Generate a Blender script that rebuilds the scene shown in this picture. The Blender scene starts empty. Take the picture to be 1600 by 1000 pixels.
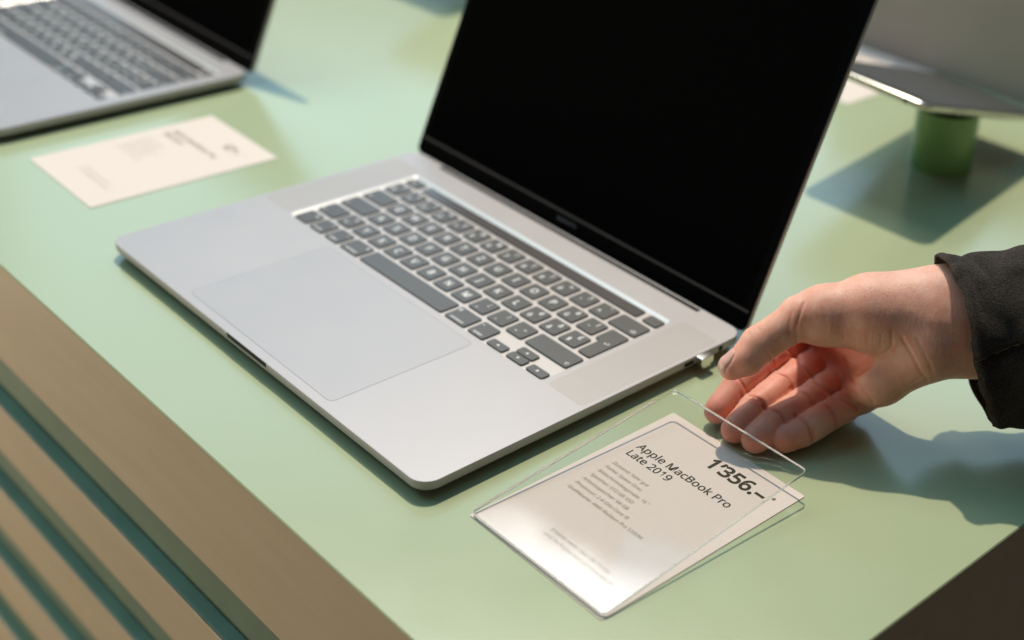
import bpy, bmesh, math, os
import numpy as np
from mathutils import Vector, Matrix, noise

R = math.radians
scene = bpy.context.scene
COL = scene.collection

# ------------------------------------------------------------------ camera
cam_d = bpy.data.cameras.new("camera")
cam = bpy.data.objects.new("camera", cam_d)
COL.objects.link(cam)
scene.camera = cam
CAM_POS = Vector((0.66396557, -0.31721146, 0.45779669))
CAM_X = Vector((0.71581082, 0.69474816, 0.07028416))
CAM_DOWN = Vector((0.40525208, -0.33134081, -0.85204696))
CAM_FWD = Vector((-0.56867005, 0.63838724, -0.51872547))
m3 = Matrix((CAM_X, -CAM_DOWN, -CAM_FWD)).transposed()
cam.matrix_world = Matrix.Translation(CAM_POS) @ m3.to_4x4()
cam_d.sensor_width = 36.0
cam_d.lens = 2118.4 / 1600 * 36.0
cam_d.shift_x = -331.3 / 1600
cam_d.shift_y = 27.3 / 1600
cam_d.clip_start = 0.02
cam_d.clip_end = 100
cam_d.dof.use_dof = True
cam_d.dof.focus_distance = 0.752
cam_d.dof.aperture_fstop = 3.8

# ------------------------------------------------------------------ light
world = bpy.data.worlds.new("World")
scene.world = world
world.use_nodes = True
bg = world.node_tree.nodes["Background"]
bg.inputs[0].default_value = (1.0, 0.91, 0.82, 1)
bg.inputs[1].default_value = 0.07

def aim(o, target):
    d = Vector(target) - o.location
    o.rotation_euler = d.to_track_quat('-Z', 'Y').to_euler()

# low warm-white daylight beam through the shop window (small, far away)
key_d = bpy.data.lights.new("key_lamp", 'SPOT')
key_d.energy = 1290
key_d.color = (1.0, 0.86, 0.68)
key_d.shadow_soft_size = 0.065
key_d.spot_size = R(40)
key_d.spot_blend = 0.2
key = bpy.data.objects.new("key_lamp", key_d)
COL.objects.link(key)
key.location = Vector((0.10, 0.15, 0.0)) + Vector((-0.40, 0.385, 1.0)).normalized() * 6.0
aim(key, (0.10, 0.15, 0.0))

def dirv(az, el):
    return Vector((math.cos(R(az)) * math.cos(R(el)), math.sin(R(az)) * math.cos(R(el)), math.sin(R(el))))

def area(name, loc, target, sx, sy, energy, color):
    d = bpy.data.lights.new(name, 'AREA')
    d.shape = 'RECTANGLE'; d.size = sx; d.size_y = sy
    d.energy = energy; d.color = color
    o = bpy.data.objects.new(name, d)
    COL.objects.link(o)
    o.location = loc
    aim(o, target)
    return o

CTR = Vector((0.15, 0.15, 0.0))
# tall window behind the table: blue sky
sky_win = area("window_lamp", CTR + dirv(136, 28) * 3.0, CTR, 3.5, 1.3, 27, (0.50, 0.77, 1.0))
# overhead fill added to turn the shadows blue, no opening known there
overhead_fill = area("overhead_fill_lamp", (-0.2, 1.0, 2.6), (0.1, 0.2, 0), 2.2, 1.6, 12, (0.20, 0.66, 1.0))
# upper pane of the window: sunlit cloud, seen in the acrylic plate
cloud = area("upper_window_lamp", Vector((0.25, 0.06, 0)) + dirv(154, 51.5) * 3.0, (0.25, 0.06, 0), 1.2, 0.8, 17, (0.97, 0.99, 1.0))
nt_ = cloud.data
nt_.use_nodes = True
lt = nt_.node_tree
em = [n for n in lt.nodes if n.type == 'EMISSION'][0]
gp = lt.nodes.new("ShaderNodeNewGeometry")
nz = lt.nodes.new("ShaderNodeTexNoise"); nz.inputs["Scale"].default_value = 3.2; nz.inputs["Detail"].default_value = 4
# lower, lopsided edge of the cloud
az0, el0 = R(150), R(47)
e_az = Vector((-math.sin(az0), math.cos(az0), 0)); e_el = Vector((-math.cos(az0) * math.sin(el0), -math.sin(az0) * math.sin(el0), math.cos(el0)))
cn = (e_az * 0.63 + e_el * 0.78)
cb = Vector((0.25, 0.06, 0)) + dirv(150, 47) * 3.0
dp_ = lt.nodes.new("ShaderNodeVectorMath"); dp_.operation = 'DOT_PRODUCT'; dp_.inputs[1].default_value = cn
mh = lt.nodes.new("ShaderNodeMath"); mh.operation = 'MULTIPLY_ADD'; mh.inputs[1].default_value = 0.20
rp = lt.nodes.new("ShaderNodeMapRange"); rp.interpolation_type = 'SMOOTHSTEP'
d0 = cb.dot(cn) + 0.135
rp.inputs[1].default_value = d0 - 0.085; rp.inputs[2].default_value = d0 + 0.045
rp.inputs[3].default_value = 0.0; rp.inputs[4].default_value = 1.25
lt.links.new(gp.outputs["Position"], nz.inputs["Vector"])
lt.links.new(gp.outputs["Position"], dp_.inputs[0])
lt.links.new(nz.outputs[0], mh.inputs[0]); lt.links.new(dp_.outputs["Value"], mh.inputs[2])
lt.links.new(mh.outputs[0], rp.inputs[0])
lt.links.new(rp.outputs[0], em.inputs["Strength"])
# low warm fill added to brighten the slat fronts, no actual fitting
slat_fill = area("slat_fill_lamp", (-2.3, -1.9, -0.30), (0.0, 0.0, -0.2), 2.2, 0.6, 78, (1.0, 0.84, 0.64))
# blue fill added above the front, turns ledges and shadows teal
front_fill = area("front_fill_lamp", (-1.4, -0.7, 1.9), (-0.1, -0.1, -0.1), 1.6, 0.9, 15, (0.42, 0.82, 1.0))

scene.view_settings.view_transform = 'Standard'
scene.view_settings.look = 'None'
scene.view_settings.exposure = 0.0
scene.view_settings.gamma = 1.0
scene.render.film_transparent = False
scene.cycles.max_bounces = 10
scene.cycles.transparent_max_bounces = 16
scene.cycles.caustics_reflective = False
scene.cycles.caustics_refractive = False
scene.cycles.use_denoising = True

# ------------------------------------------------------------------ materials
def nodes(name):
    m = bpy.data.materials.new(name)
    m.use_nodes = True
    nt = m.node_tree
    return m, nt, nt.nodes["Principled BSDF"]

def add_noise(nt, scale, detail=2.0, rough=0.5, coord="Object", stretch=None):
    tc = nt.nodes.new("ShaderNodeTexCoord")
    n = nt.nodes.new("ShaderNodeTexNoise")
    n.inputs["Scale"].default_value = scale
    n.inputs["Detail"].default_value = detail
    n.inputs["Roughness"].default_value = rough
    if stretch:
        mp = nt.nodes.new("ShaderNodeMapping")
        mp.inputs["Scale"].default_value = stretch
        nt.links.new(tc.outputs[coord], mp.inputs[0])
        nt.links.new(mp.outputs[0], n.inputs["Vector"])
    else:
        nt.links.new(tc.outputs[coord], n.inputs["Vector"])
    return n

def remap(nt, sock, a, b, lo=0.3, hi=0.7):
    r = nt.nodes.new("ShaderNodeMapRange")
    r.inputs[1].default_value = lo; r.inputs[2].default_value = hi
    r.inputs[3].default_value = a; r.inputs[4].default_value = b
    nt.links.new(sock, r.inputs[0])
    return r.outputs[0]

def bump(nt, p, sock, strength, dist):
    b = nt.nodes.new("ShaderNodeBump")
    b.inputs["Strength"].default_value = strength
    b.inputs["Distance"].default_value = dist
    nt.links.new(sock, b.inputs["Height"])
    nt.links.new(b.outputs[0], p.inputs["Normal"])
    return b

def mixcol(nt, fac, c1, c2):
    mx = nt.nodes.new("ShaderNodeMix"); mx.data_type = 'RGBA'
    mx.inputs["A"].default_value = (*c1, 1); mx.inputs["B"].default_value = (*c2, 1)
    nt.links.new(fac, mx.inputs["Factor"])
    return mx.outputs["Result"]

def simple(name, col, rough=0.5, metal=0.0, spec=0.5, var=0.06, scale=60, bumpd=0.0, bscale=900):
    m, nt, p = nodes(name)
    n = add_noise(nt, scale, 3)
    c1 = tuple(max(0, c * (1 - var)) for c in col); c2 = tuple(min(1, c * (1 + var)) for c in col)
    nt.links.new(mixcol(nt, remap(nt, n.outputs[0], 0, 1), c1, c2), p.inputs["Base Color"])
    p.inputs["Roughness"].default_value = rough
    p.inputs["Metallic"].default_value = metal
    p.inputs["Specular IOR Level"].default_value = spec
    if bumpd:
        n2 = add_noise(nt, bscale, 2)
        bump(nt, p, n2.outputs[0], 0.6, bumpd)
    return m

# green lacquer with fine orange peel
M_green, nt, p = nodes("green_lacquer")
n = add_noise(nt, 3.0, 4)
nt.links.new(mixcol(nt, remap(nt, n.outputs[0], 0, 1), (0.397, 0.455, 0.278), (0.409, 0.467, 0.290)), p.inputs["Base Color"])
n2 = add_noise(nt, 420, 2)
n3 = add_noise(nt, 24, 3)
nt.links.new(remap(nt, n3.outputs[0], 0.195, 0.215), p.inputs["Roughness"])
bump(nt, p, n2.outputs[0], 0.3, 0.00018)
p.inputs["Specular IOR Level"].default_value = 0.75

M_green_d = simple("skylit_green_paint", (0.22, 0.37, 0.30), 0.45, var=0.1, scale=20, bumpd=0.0003)  # blue sky light on the groove ledges is mixed into this green
M_back = simple("shaded_backing_green", (0.115, 0.165, 0.11), 0.5, var=0.1, scale=20, bumpd=0.0003)  # groove green darkened to hold the shade thrown by the slats above
M_column = simple("column_green_paint", (0.20, 0.38, 0.13), 0.25, var=0.08, scale=30)

# tan veneer
M_tan, nt, p = nodes("tan_veneer")
n = add_noise(nt, 6, 5, 0.6, stretch=(1.2, 9, 9))
n2 = add_noise(nt, 60, 4, 0.6, stretch=(1, 14, 14))
mxn = nt.nodes.new("ShaderNodeMath"); mxn.operation = 'MULTIPLY_ADD'
nt.links.new(n2.outputs[0], mxn.inputs[0]); mxn.inputs[1].default_value = 0.35
nt.links.new(n.outputs[0], mxn.inputs[2])
nt.links.new(mixcol(nt, remap(nt, mxn.outputs[0], 0, 1, .45, .95), (0.395, 0.315, 0.205), (0.435, 0.36, 0.24)), p.inputs["Base Color"])
p.inputs["Roughness"].default_value = 0.5
bump(nt, p, n2.outputs[0], 0.3, 0.0003)

def alu(name, col, rough, metal):
    m, nt, p = nodes(name)
    n = add_noise(nt, 8, 3)
    c1 = tuple(c * 0.975 for c in col); c2 = tuple(c * 1.02 for c in col)
    nt.links.new(mixcol(nt, remap(nt, n.outputs[0], 0, 1), c1, c2), p.inputs["Base Color"])
    p.inputs["Metallic"].default_value = metal
    n2 = add_noise(nt, 30, 3)
    nt.links.new(remap(nt, n2.outputs[0], rough - .02, rough + .03), p.inputs["Roughness"])
    n3 = add_noise(nt, 6000, 1)
    bump(nt, p, n3.outputs[0], 0.12, 0.0001)
    return m, nt, p

M_alu, _, _ = alu("anodised_aluminium", (0.395, 0.375, 0.382), 0.46, 0.32)
M_alu_tray, _, _ = alu("keyboard_tray_aluminium", (0.50, 0.465, 0.45), 0.45, 0.3)
M_rim, _, _ = alu("lit_rim_aluminium", (0.78, 0.745, 0.72), 0.4, 0.3)  # paler than the base: light caught by the well walls, put into colour
M_pad, _, _ = alu("trackpad_glass", (0.385, 0.37, 0.382), 0.45, 0.25)
# perforated speaker grille: fine holes
M_grille, nt, p = alu("perforated_aluminium", (0.365, 0.342, 0.335), 0.5, 0.3)
M_key = simple("key_plastic", (0.062, 0.060, 0.059), 0.42, spec=0.6, var=0.05, scale=300, bumpd=0.00006, bscale=5000)
M_legend = simple("key_legend_print", (0.80, 0.79, 0.77), 0.5, var=0.03)
M_touch = simple("touch_strip_glass", (0.075, 0.062, 0.057), 0.28, spec=0.8, var=0.03)
M_screen = simple("black_screen_glass", (0.0022, 0.0022, 0.0022), 0.12, spec=0.015, var=0.02)
M_bezel = simple("black_bezel", (0.0015, 0.002, 0.0022), 0.25, spec=0.03, var=0.02)
M_bezel_line = simple("screen_edge_line", (0.05, 0.046, 0.044), 0.5, spec=0.2, var=0.02)
M_bezel_text = simple("bezel_print", (0.11, 0.11, 0.12), 0.5, spec=0.2, var=0.02)
M_black = simple("black_rubber", (0.006, 0.006, 0.006), 0.6, spec=0.2)
M_hinge = simple("hinge_black", (0.004, 0.0045, 0.0045), 0.5, spec=0.15)
M_seam = simple("trackpad_seam", (0.22, 0.22, 0.22), 0.6)
M_steel = simple("polished_steel", (0.75, 0.72, 0.66), 0.22, metal=0.9, var=0.04)
M_paper = simple("cream_card_paper", (0.755, 0.645, 0.585), 0.75, spec=0.25, var=0.015, scale=400, bumpd=0.00004, bscale=2500)
M_ink = simple("dark_brown_ink", (0.045, 0.036, 0.022), 0.7, spec=0.2, var=0.05)
M_ink_l = simple("grey_brown_ink", (0.21, 0.16, 0.105), 0.7, spec=0.2, var=0.05)
M_ink_f = simple("faint_grey_ink", (0.46, 0.38, 0.29), 0.7, spec=0.2, var=0.05)
M_tab_glass = simple("tablet_glass", (0.035, 0.035, 0.035), 0.30, spec=0.3, var=0.03)
M_tab_disp = simple("tablet_display", (0.060, 0.057, 0.055), 0.32, spec=0.3, var=0.03)
M_screen_grey = simple("matte_grey_screen", (0.36, 0.30, 0.275), 0.55, spec=0.3, var=0.04, scale=12)
M_tab_alu, _, _ = alu("tablet_aluminium", (0.62, 0.60, 0.55), 0.25, 0.9)

# clear acrylic: thin-sheet faces (Fresnel reflection over straight transmission)
def acrylic(name, tint, rough):
    m = bpy.data.materials.new(name); m.use_nodes = True
    nt = m.node_tree; nt.nodes.clear()
    out = nt.nodes.new("ShaderNodeOutputMaterial")
    mx = nt.nodes.new("ShaderNodeMixShader")
    tr = nt.nodes.new("ShaderNodeBsdfTransparent"); tr.inputs[0].default_value = (*tint, 1)
    gl = nt.nodes.new("ShaderNodeBsdfGlossy"); gl.inputs["Roughness"].default_value = rough
    fr = nt.nodes.new("ShaderNodeFresnel"); fr.inputs["IOR"].default_value = 1.49
    ge = nt.nodes.new("ShaderNodeNewGeometry"); im = nt.nodes.new("ShaderNodeMapRange")   # same reflectance from either side of the sheet
    im.inputs[3].default_value = 1.49; im.inputs[4].default_value = 1 / 1.49
    nt.links.new(ge.outputs["Backfacing"], im.inputs[0]); nt.links.new(im.outputs[0], fr.inputs["IOR"])
    nt.links.new(fr.outputs[0], mx.inputs[0]); nt.links.new(tr.outputs[0], mx.inputs[1]); nt.links.new(gl.outputs[0], mx.inputs[2])
    nt.links.new(mx.outputs[0], out.inputs[0])
    n = nt.nodes.new("ShaderNodeTexNoise"); n.inputs["Scale"].default_value = 35
    tc = nt.nodes.new("ShaderNodeTexCoord"); nt.links.new(tc.outputs["Object"], n.inputs["Vector"])
    b = nt.nodes.new("ShaderNodeBump"); b.inputs["Strength"].default_value = 0.05; b.inputs["Distance"].default_value = 0.0004
    nt.links.new(n.outputs[0], b.inputs["Height"]); nt.links.new(b.outputs[0], gl.inputs["Normal"])
    return m
M_acr = acrylic("clear_acrylic", (0.998, 1.0, 0.998), 0.025)
M_acr_edge = bpy.data.materials.new("acrylic_cut_edge"); M_acr_edge.use_nodes = True
nt = M_acr_edge.node_tree; p = nt.nodes["Principled BSDF"]
nn = add_noise(nt, 120, 3)
nt.links.new(mixcol(nt, remap(nt, nn.outputs[0], 0, 1), (0.86, 0.93, 0.88), (0.90, 0.96, 0.92)), p.inputs["Base Color"])
p.inputs["Roughness"].default_value = 0.12
p.inputs["Transmission Weight"].default_value = 0.7
p.inputs["IOR"].default_value = 1.3

# skin
M_skin, nt, p = nodes("skin")
n = add_noise(nt, 85, 6, 0.65)
base = mixcol(nt, remap(nt, n.outputs[0], 0, 1, .36, .64), (0.735, 0.36, 0.26), (0.81, 0.465, 0.355))
at = nt.nodes.new("ShaderNodeAttribute"); at.attribute_name = "blush"
mx = nt.nodes.new("ShaderNodeMix"); mx.data_type = 'RGBA'
nt.links.new(at.outputs["Fac"], mx.inputs["Factor"]); nt.links.new(base, mx.inputs["A"])
mx.inputs["B"].default_value = (0.70, 0.185, 0.12, 1)
atn = nt.nodes.new("ShaderNodeAttribute"); atn.attribute_name = "nail"
mx2 = nt.nodes.new("ShaderNodeMix"); mx2.data_type = 'RGBA'
nt.links.new(atn.outputs["Fac"], mx2.inputs["Factor"]); nt.links.new(mx.outputs["Result"], mx2.inputs["A"])
mx2.inputs["B"].default_value = (0.70, 0.44, 0.37, 1)
nt.links.new(mx2.outputs["Result"], p.inputs["Base Color"])
p.inputs["Subsurface Weight"].default_value = 0.9
p.inputs["Subsurface Radius"].default_value = (1.0, 0.28, 0.14)
p.inputs["Subsurface Scale"].default_value = 0.0033
rr = nt.nodes.new("ShaderNodeMapRange"); rr.inputs[3].default_value = 0.47; rr.inputs[4].default_value = 0.25
nt.links.new(atn.outputs["Fac"], rr.inputs[0]); nt.links.new(rr.outputs[0], p.inputs["Roughness"])
p.inputs["Specular IOR Level"].default_value = 0.4
# fine skin lines: stretched voronoi + pores
tc = nt.nodes.new("ShaderNodeTexCoord")
mp = nt.nodes.new("ShaderNodeMapping"); mp.inputs["Scale"].default_value = (1.0, 0.55, 1.0); mp.inputs["Rotation"].default_value = (0, 0, 0.5)
nt.links.new(tc.outputs["Object"], mp.inputs[0])
vo = nt.nodes.new("ShaderNodeTexVoronoi"); vo.inputs["Scale"].default_value = 620; vo.feature = 'DISTANCE_TO_EDGE'
nt.links.new(mp.outputs[0], vo.inputs["Vector"])
mp2 = nt.nodes.new("ShaderNodeMapping"); mp2.inputs["Scale"].default_value = (1.0, 0.3, 0.7); mp2.inputs["Rotation"].default_value = (0, 0, -0.55)
nt.links.new(tc.outputs["Object"], mp2.inputs[0])
wr = nt.nodes.new("ShaderNodeTexNoise"); wr.inputs["Scale"].default_value = 620; wr.inputs["Detail"].default_value = 4
nt.links.new(mp2.outputs[0], wr.inputs["Vector"])
ad = nt.nodes.new("ShaderNodeMath"); ad.operation = 'MULTIPLY_ADD'
nt.links.new(remap(nt, vo.outputs["Distance"], 0, 1, 0, .12), ad.inputs[0]); ad.inputs[1].default_value = 0.22
nt.links.new(wr.outputs[0], ad.inputs[2])
bump(nt, p, ad.outputs[0], 0.5, 0.0004)

# cloth
M_cloth, nt, p = nodes("black_fleece_cloth")
n = add_noise(nt, 900, 3, 0.7)
n2 = add_noise(nt, 90, 4, 0.6)
nt.links.new(mixcol(nt, remap(nt, n.outputs[0], 0, 1), (0.013, 0.011, 0.010), (0.066, 0.054, 0.047)), p.inputs["Base Color"])
p.inputs["Roughness"].default_value = 0.95
p.inputs["Specular IOR Level"].default_value = 0.1
p.inputs["Sheen Weight"].default_value = 0.12
p.inputs["Sheen Roughness"].default_value = 0.5
p.inputs["Sheen Tint"].default_value = (0.75, 0.65, 0.6, 1)
adm = nt.nodes.new("ShaderNodeMath"); adm.operation = 'MULTIPLY_ADD'
nt.links.new(n2.outputs[0], adm.inputs[0]); adm.inputs[1].default_value = 1.2
nt.links.new(n.outputs[0], adm.inputs[2])
bump(nt, p, adm.outputs[0], 0.8, 0.0012)
M_thread = simple("grey_brown_thread", (0.11, 0.09, 0.075), 0.9, var=0.3, scale=800)

# ------------------------------------------------------------------ helpers
def link(name, me, mat, parent=None, loc=None):
    o = bpy.data.objects.new(name, me)
    COL.objects.link(o)
    if mat is not None and len(me.materials) == 0:
        me.materials.append(mat)
    if parent is not None:
        o.parent = parent
    if loc is not None:
        o.location = loc
    return o

def thing(name, label, cat, loc=(0, 0, 0), group=None, rotz=0):
    o = bpy.data.objects.new(name, None)
    COL.objects.link(o)
    o.empty_display_size = 0.02
    o.location = loc; o.rotation_euler = (0, 0, rotz)
    o["label"] = label; o["category"] = cat
    if group: o["group"] = group
    return o

def tag(o, label, cat, group=None):
    o["label"] = label; o["category"] = cat
    if group: o["group"] = group
    return o

def rr(x0, x1, y0, y1, r, n=6):
    """rounded rectangle outline, CCW; r = radius or 4 radii (ll, lr, ur, ul)"""
    rs = r if isinstance(r, (tuple, list)) else (r,) * 4
    pts = []
    for (cx, cy, a0, q) in ((x0, y0, 180, rs[0]), (x1, y0, 270, rs[1]), (x1, y1, 0, rs[2]), (x0, y1, 90, rs[3])):
        sx = 1 if cx == x0 else -1; sy = 1 if cy == y0 else -1
        for i in range(n + 1):
            a = R(a0 + 90 * i / n)
            pts.append((cx + sx * q + q * math.cos(a), cy + sy * q + q * math.sin(a)))
    return pts

def inset_rr(x0, x1, y0, y1, r, d, n=6):
    return rr(x0 + d, x1 - d, y0 + d, y1 - d, max(r - d, 0.00005), n)

def loft(rings, cap0=True, cap1=True, smooth_angle=None):
    """rings: list of lists of 3-D points, same count, bottom to top"""
    n = len(rings[0])
    v = [p for r_ in rings for p in r_]
    f = []
    for k in range(len(rings) - 1):
        for i in range(n):
            j = (i + 1) % n
            f.append((k * n + i, k * n + j, (k + 1) * n + j, (k + 1) * n + i))
    if cap0: f.append(tuple(reversed(range(n))))
    if cap1: f.append(tuple(range((len(rings) - 1) * n, len(rings) * n)))
    me = bpy.data.meshes.new("m")
    me.from_pydata(v, [], f)
    me.update()
    return me

def slab(x0, x1, y0, y1, z0, z1, r, bev=0.0003, n=6, both=False):
    rings = []
    if both:
        rings += [[(x, y, z0) for x, y in inset_rr(x0, x1, y0, y1, r, bev, n)]]
        rings += [[(x, y, z0 + bev) for x, y in rr(x0, x1, y0, y1, r, n)]]
    else:
        rings += [[(x, y, z0) for x, y in rr(x0, x1, y0, y1, r, n)]]
    rings += [[(x, y, z1 - bev) for x, y in rr(x0, x1, y0, y1, r, n)]]
    rings += [[(x, y, z1) for x, y in inset_rr(x0, x1, y0, y1, r, bev, n)]]
    return loft(rings)

def box(x0, x1, y0, y1, z0, z1, bev=0.0006):
    return slab(x0, x1, y0, y1, z0, z1, bev, bev, 2, True)

def ringplate(outer, inner, z):
    n = len(outer)
    v = [(x, y, z) for x, y in outer] + [(x, y, z) for x, y in inner]
    f = [(i, (i + 1) % n, n + (i + 1) % n, n + i) for i in range(n)]
    me = bpy.data.meshes.new("m"); me.from_pydata(v, [], f); me.update()
    return me

def smooth(me, ang=40):
    me.shade_smooth()
    try:
        me.set_sharp_from_angle(angle=R(ang))
    except Exception:
        pass
    return me

FONT = None
try:
    for fn_ in ("NotoSansHebrew-Regular.woff2", "Inter.woff2"):      # fonts shipped with Blender
        fp = os.path.join(bpy.utils.system_resource('DATAFILES'), "fonts", fn_)
        if FONT is None and os.path.exists(fp):
            FONT = bpy.data.fonts.load(fp)
except Exception:
    FONT = None

_tc = {}
def text_geo(s, bold=0.0, res=3):
    """(verts, faces, width) of a line of text, cap height scaled to 1"""
    k = (s, bold, res)
    if k in _tc: return _tc[k]
    c = bpy.data.curves.new("t", 'FONT')
    c.body = s
    if FONT: c.font = FONT
    c.size = 1.0; c.resolution_u = res; c.fill_mode = 'FRONT'; c.offset = bold
    o = bpy.data.objects.new("t", c); COL.objects.link(o)
    dg = bpy.context.evaluated_depsgraph_get(); dg.update()
    me = bpy.data.meshes.new_from_object(o.evaluated_get(dg))
    v = np.array([q.co[:] for q in me.vertices]) if len(me.vertices) else np.zeros((0, 3))
    f = [tuple(q.vertices) for q in me.polygons]
    bpy.data.objects.remove(o); bpy.data.curves.remove(c); bpy.data.meshes.remove(me)
    if s == 'H' and '_cap' not in _tc: _tc['_cap'] = v[:, 1].max()
    v = v / _tc['_cap']
    w = (v[:, 0].max() if len(v) else 0)
    _tc[k] = (v, f, w)
    return _tc[k]

def text_mesh(items):
    """items: (string, x, y, cap_height, width or None, bold, anchor)"""
    V = []; Fs = []
    for (s, x, y, h, wd, bold, anchor) in items:
        v, f, w = text_geo(s, bold)
        if len(v) == 0: continue
        sx = h if wd is None else wd / w
        q = v.copy(); q[:, 0] *= sx; q[:, 1] *= h
        if anchor == 'C': q[:, 0] -= w * sx / 2
        if anchor == 'R': q[:, 0] -= w * sx
        q[:, 0] += x; q[:, 1] += y
        o = len(V)
        V += [tuple(r_) for r_ in q]; Fs += [tuple(i + o for i in t) for t in f]
    me = bpy.data.meshes.new("print"); me.from_pydata(V, [], Fs); me.update()
    return me

def merge_geo(parts):
    V = []; Fs = []
    for v, f in parts:
        o = len(V); V += list(v); Fs += [tuple(i + o for i in t) for t in f]
    me = bpy.data.meshes.new("m"); me.from_pydata(V, [], Fs); me.update()
    return me

text_geo('H')

# ------------------------------------------------------------------ display table
TX0, TX1, TY0, TY1 = -2.2, 0.4025, -0.0615, 1.7
table = thing("display_table", "pale green lacquered shop display table with tan slatted front", "table", (0, 0, 0))
link("table_top", smooth(slab(TX0, TX1, TY0, TY1, -0.0016, 0.0, 0.002, 0.0007, 3, False)), M_green, table)
link("edge_board", box(TX0, TX1 - 0.0006, TY0 + 0.0006, TY0 + 0.03, -0.0145, -0.0016), M_tan, table)
link("edge_board", box(TX1 - 0.03, TX1 - 0.0006, TY0 + 0.0306, TY1, -0.0145, -0.0016), M_tan, table)
link("under_board", box(TX0, TX1 - 0.031, TY0 + 0.031, TY1, -0.0145, -0.0017), M_tan, table)
FY = TY0 + 0.0022
link("front_panel", box(TX0, TX1 - 0.003, FY, FY + 0.012, -0.103, -0.0147, 0.001), M_tan, table)
link("end_panel", box(TX1 - 0.016, TX1 - 0.0026, FY + 0.0225, TY1, -0.80, -0.0147, 0.001), M_tan, table)
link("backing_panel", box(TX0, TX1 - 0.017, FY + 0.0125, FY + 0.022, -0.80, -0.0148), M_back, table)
z = -0.1605
for i in range(6):
    s = link("slat", box(TX0, TX1 - 0.003, FY, FY + 0.0014, z - 0.0565, z - 0.0002, 0.0006), M_tan, table)
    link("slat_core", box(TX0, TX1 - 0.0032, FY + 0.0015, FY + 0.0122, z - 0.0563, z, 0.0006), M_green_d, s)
    z -= 0.1125

# ------------------------------------------------------------------ laptops
KP = 0.01918; KG = 0.0034; RP = 0.0186
KEYROWS = []
def krow(y, specs): KEYROWS.append((y, specs))
_mesh_cache = {}
def key_mesh(w, d, lshape=False):
    k = (round(w, 5), round(d, 5), lshape)
    if k in _mesh_cache: return _mesh_cache[k]
    if not lshape:
        r = min(0.0016, d * .3)
        o = rr(-w / 2, w / 2, -d / 2, d / 2, r, 3)
        rings = [[(x, y, -0.0010) for x, y in o], [(x, y, -0.00025) for x, y in o],
                 [(x * (1 - .0006 / w), y * (1 - .0006 / d), 0) for x, y in o]]
        me = loft(rings, cap0=False)
    else:
        nx = KP * 0.25; h2 = RP
        r = .0014
        pts = []
        def corner(cx, cy, a0, sgn=1):
            for i in range(4):
                a = R(a0 + sgn * 30 * i); pts.append((cx + r * math.cos(a), cy + r * math.sin(a)))
        x0, x1, y0, y1 = -w / 2, w / 2, -d / 2, d / 2
        yn = y1 - (RP - KG)
        corner(x0 + nx + r, y0 + r, 180); corner(x1 - r, y0 + r, 270); corner(x1 - r, y1 - r, 0); corner(x0 + r, y1 - r, 90)
        corner(x0 + r, yn + r, 180)
        corner(x0 + nx - r, yn - r, 90, -1)
        rings = [[(x, y, -0.0010) for x, y in pts], [(x, y, -0.00025) for x, y in pts], [(x * .984, y * .992, 0) for x, y in pts]]
        me = loft(rings, cap0=False)
    me.materials.append(M_key)
    _mesh_cache[k] = me
    return me

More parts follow.
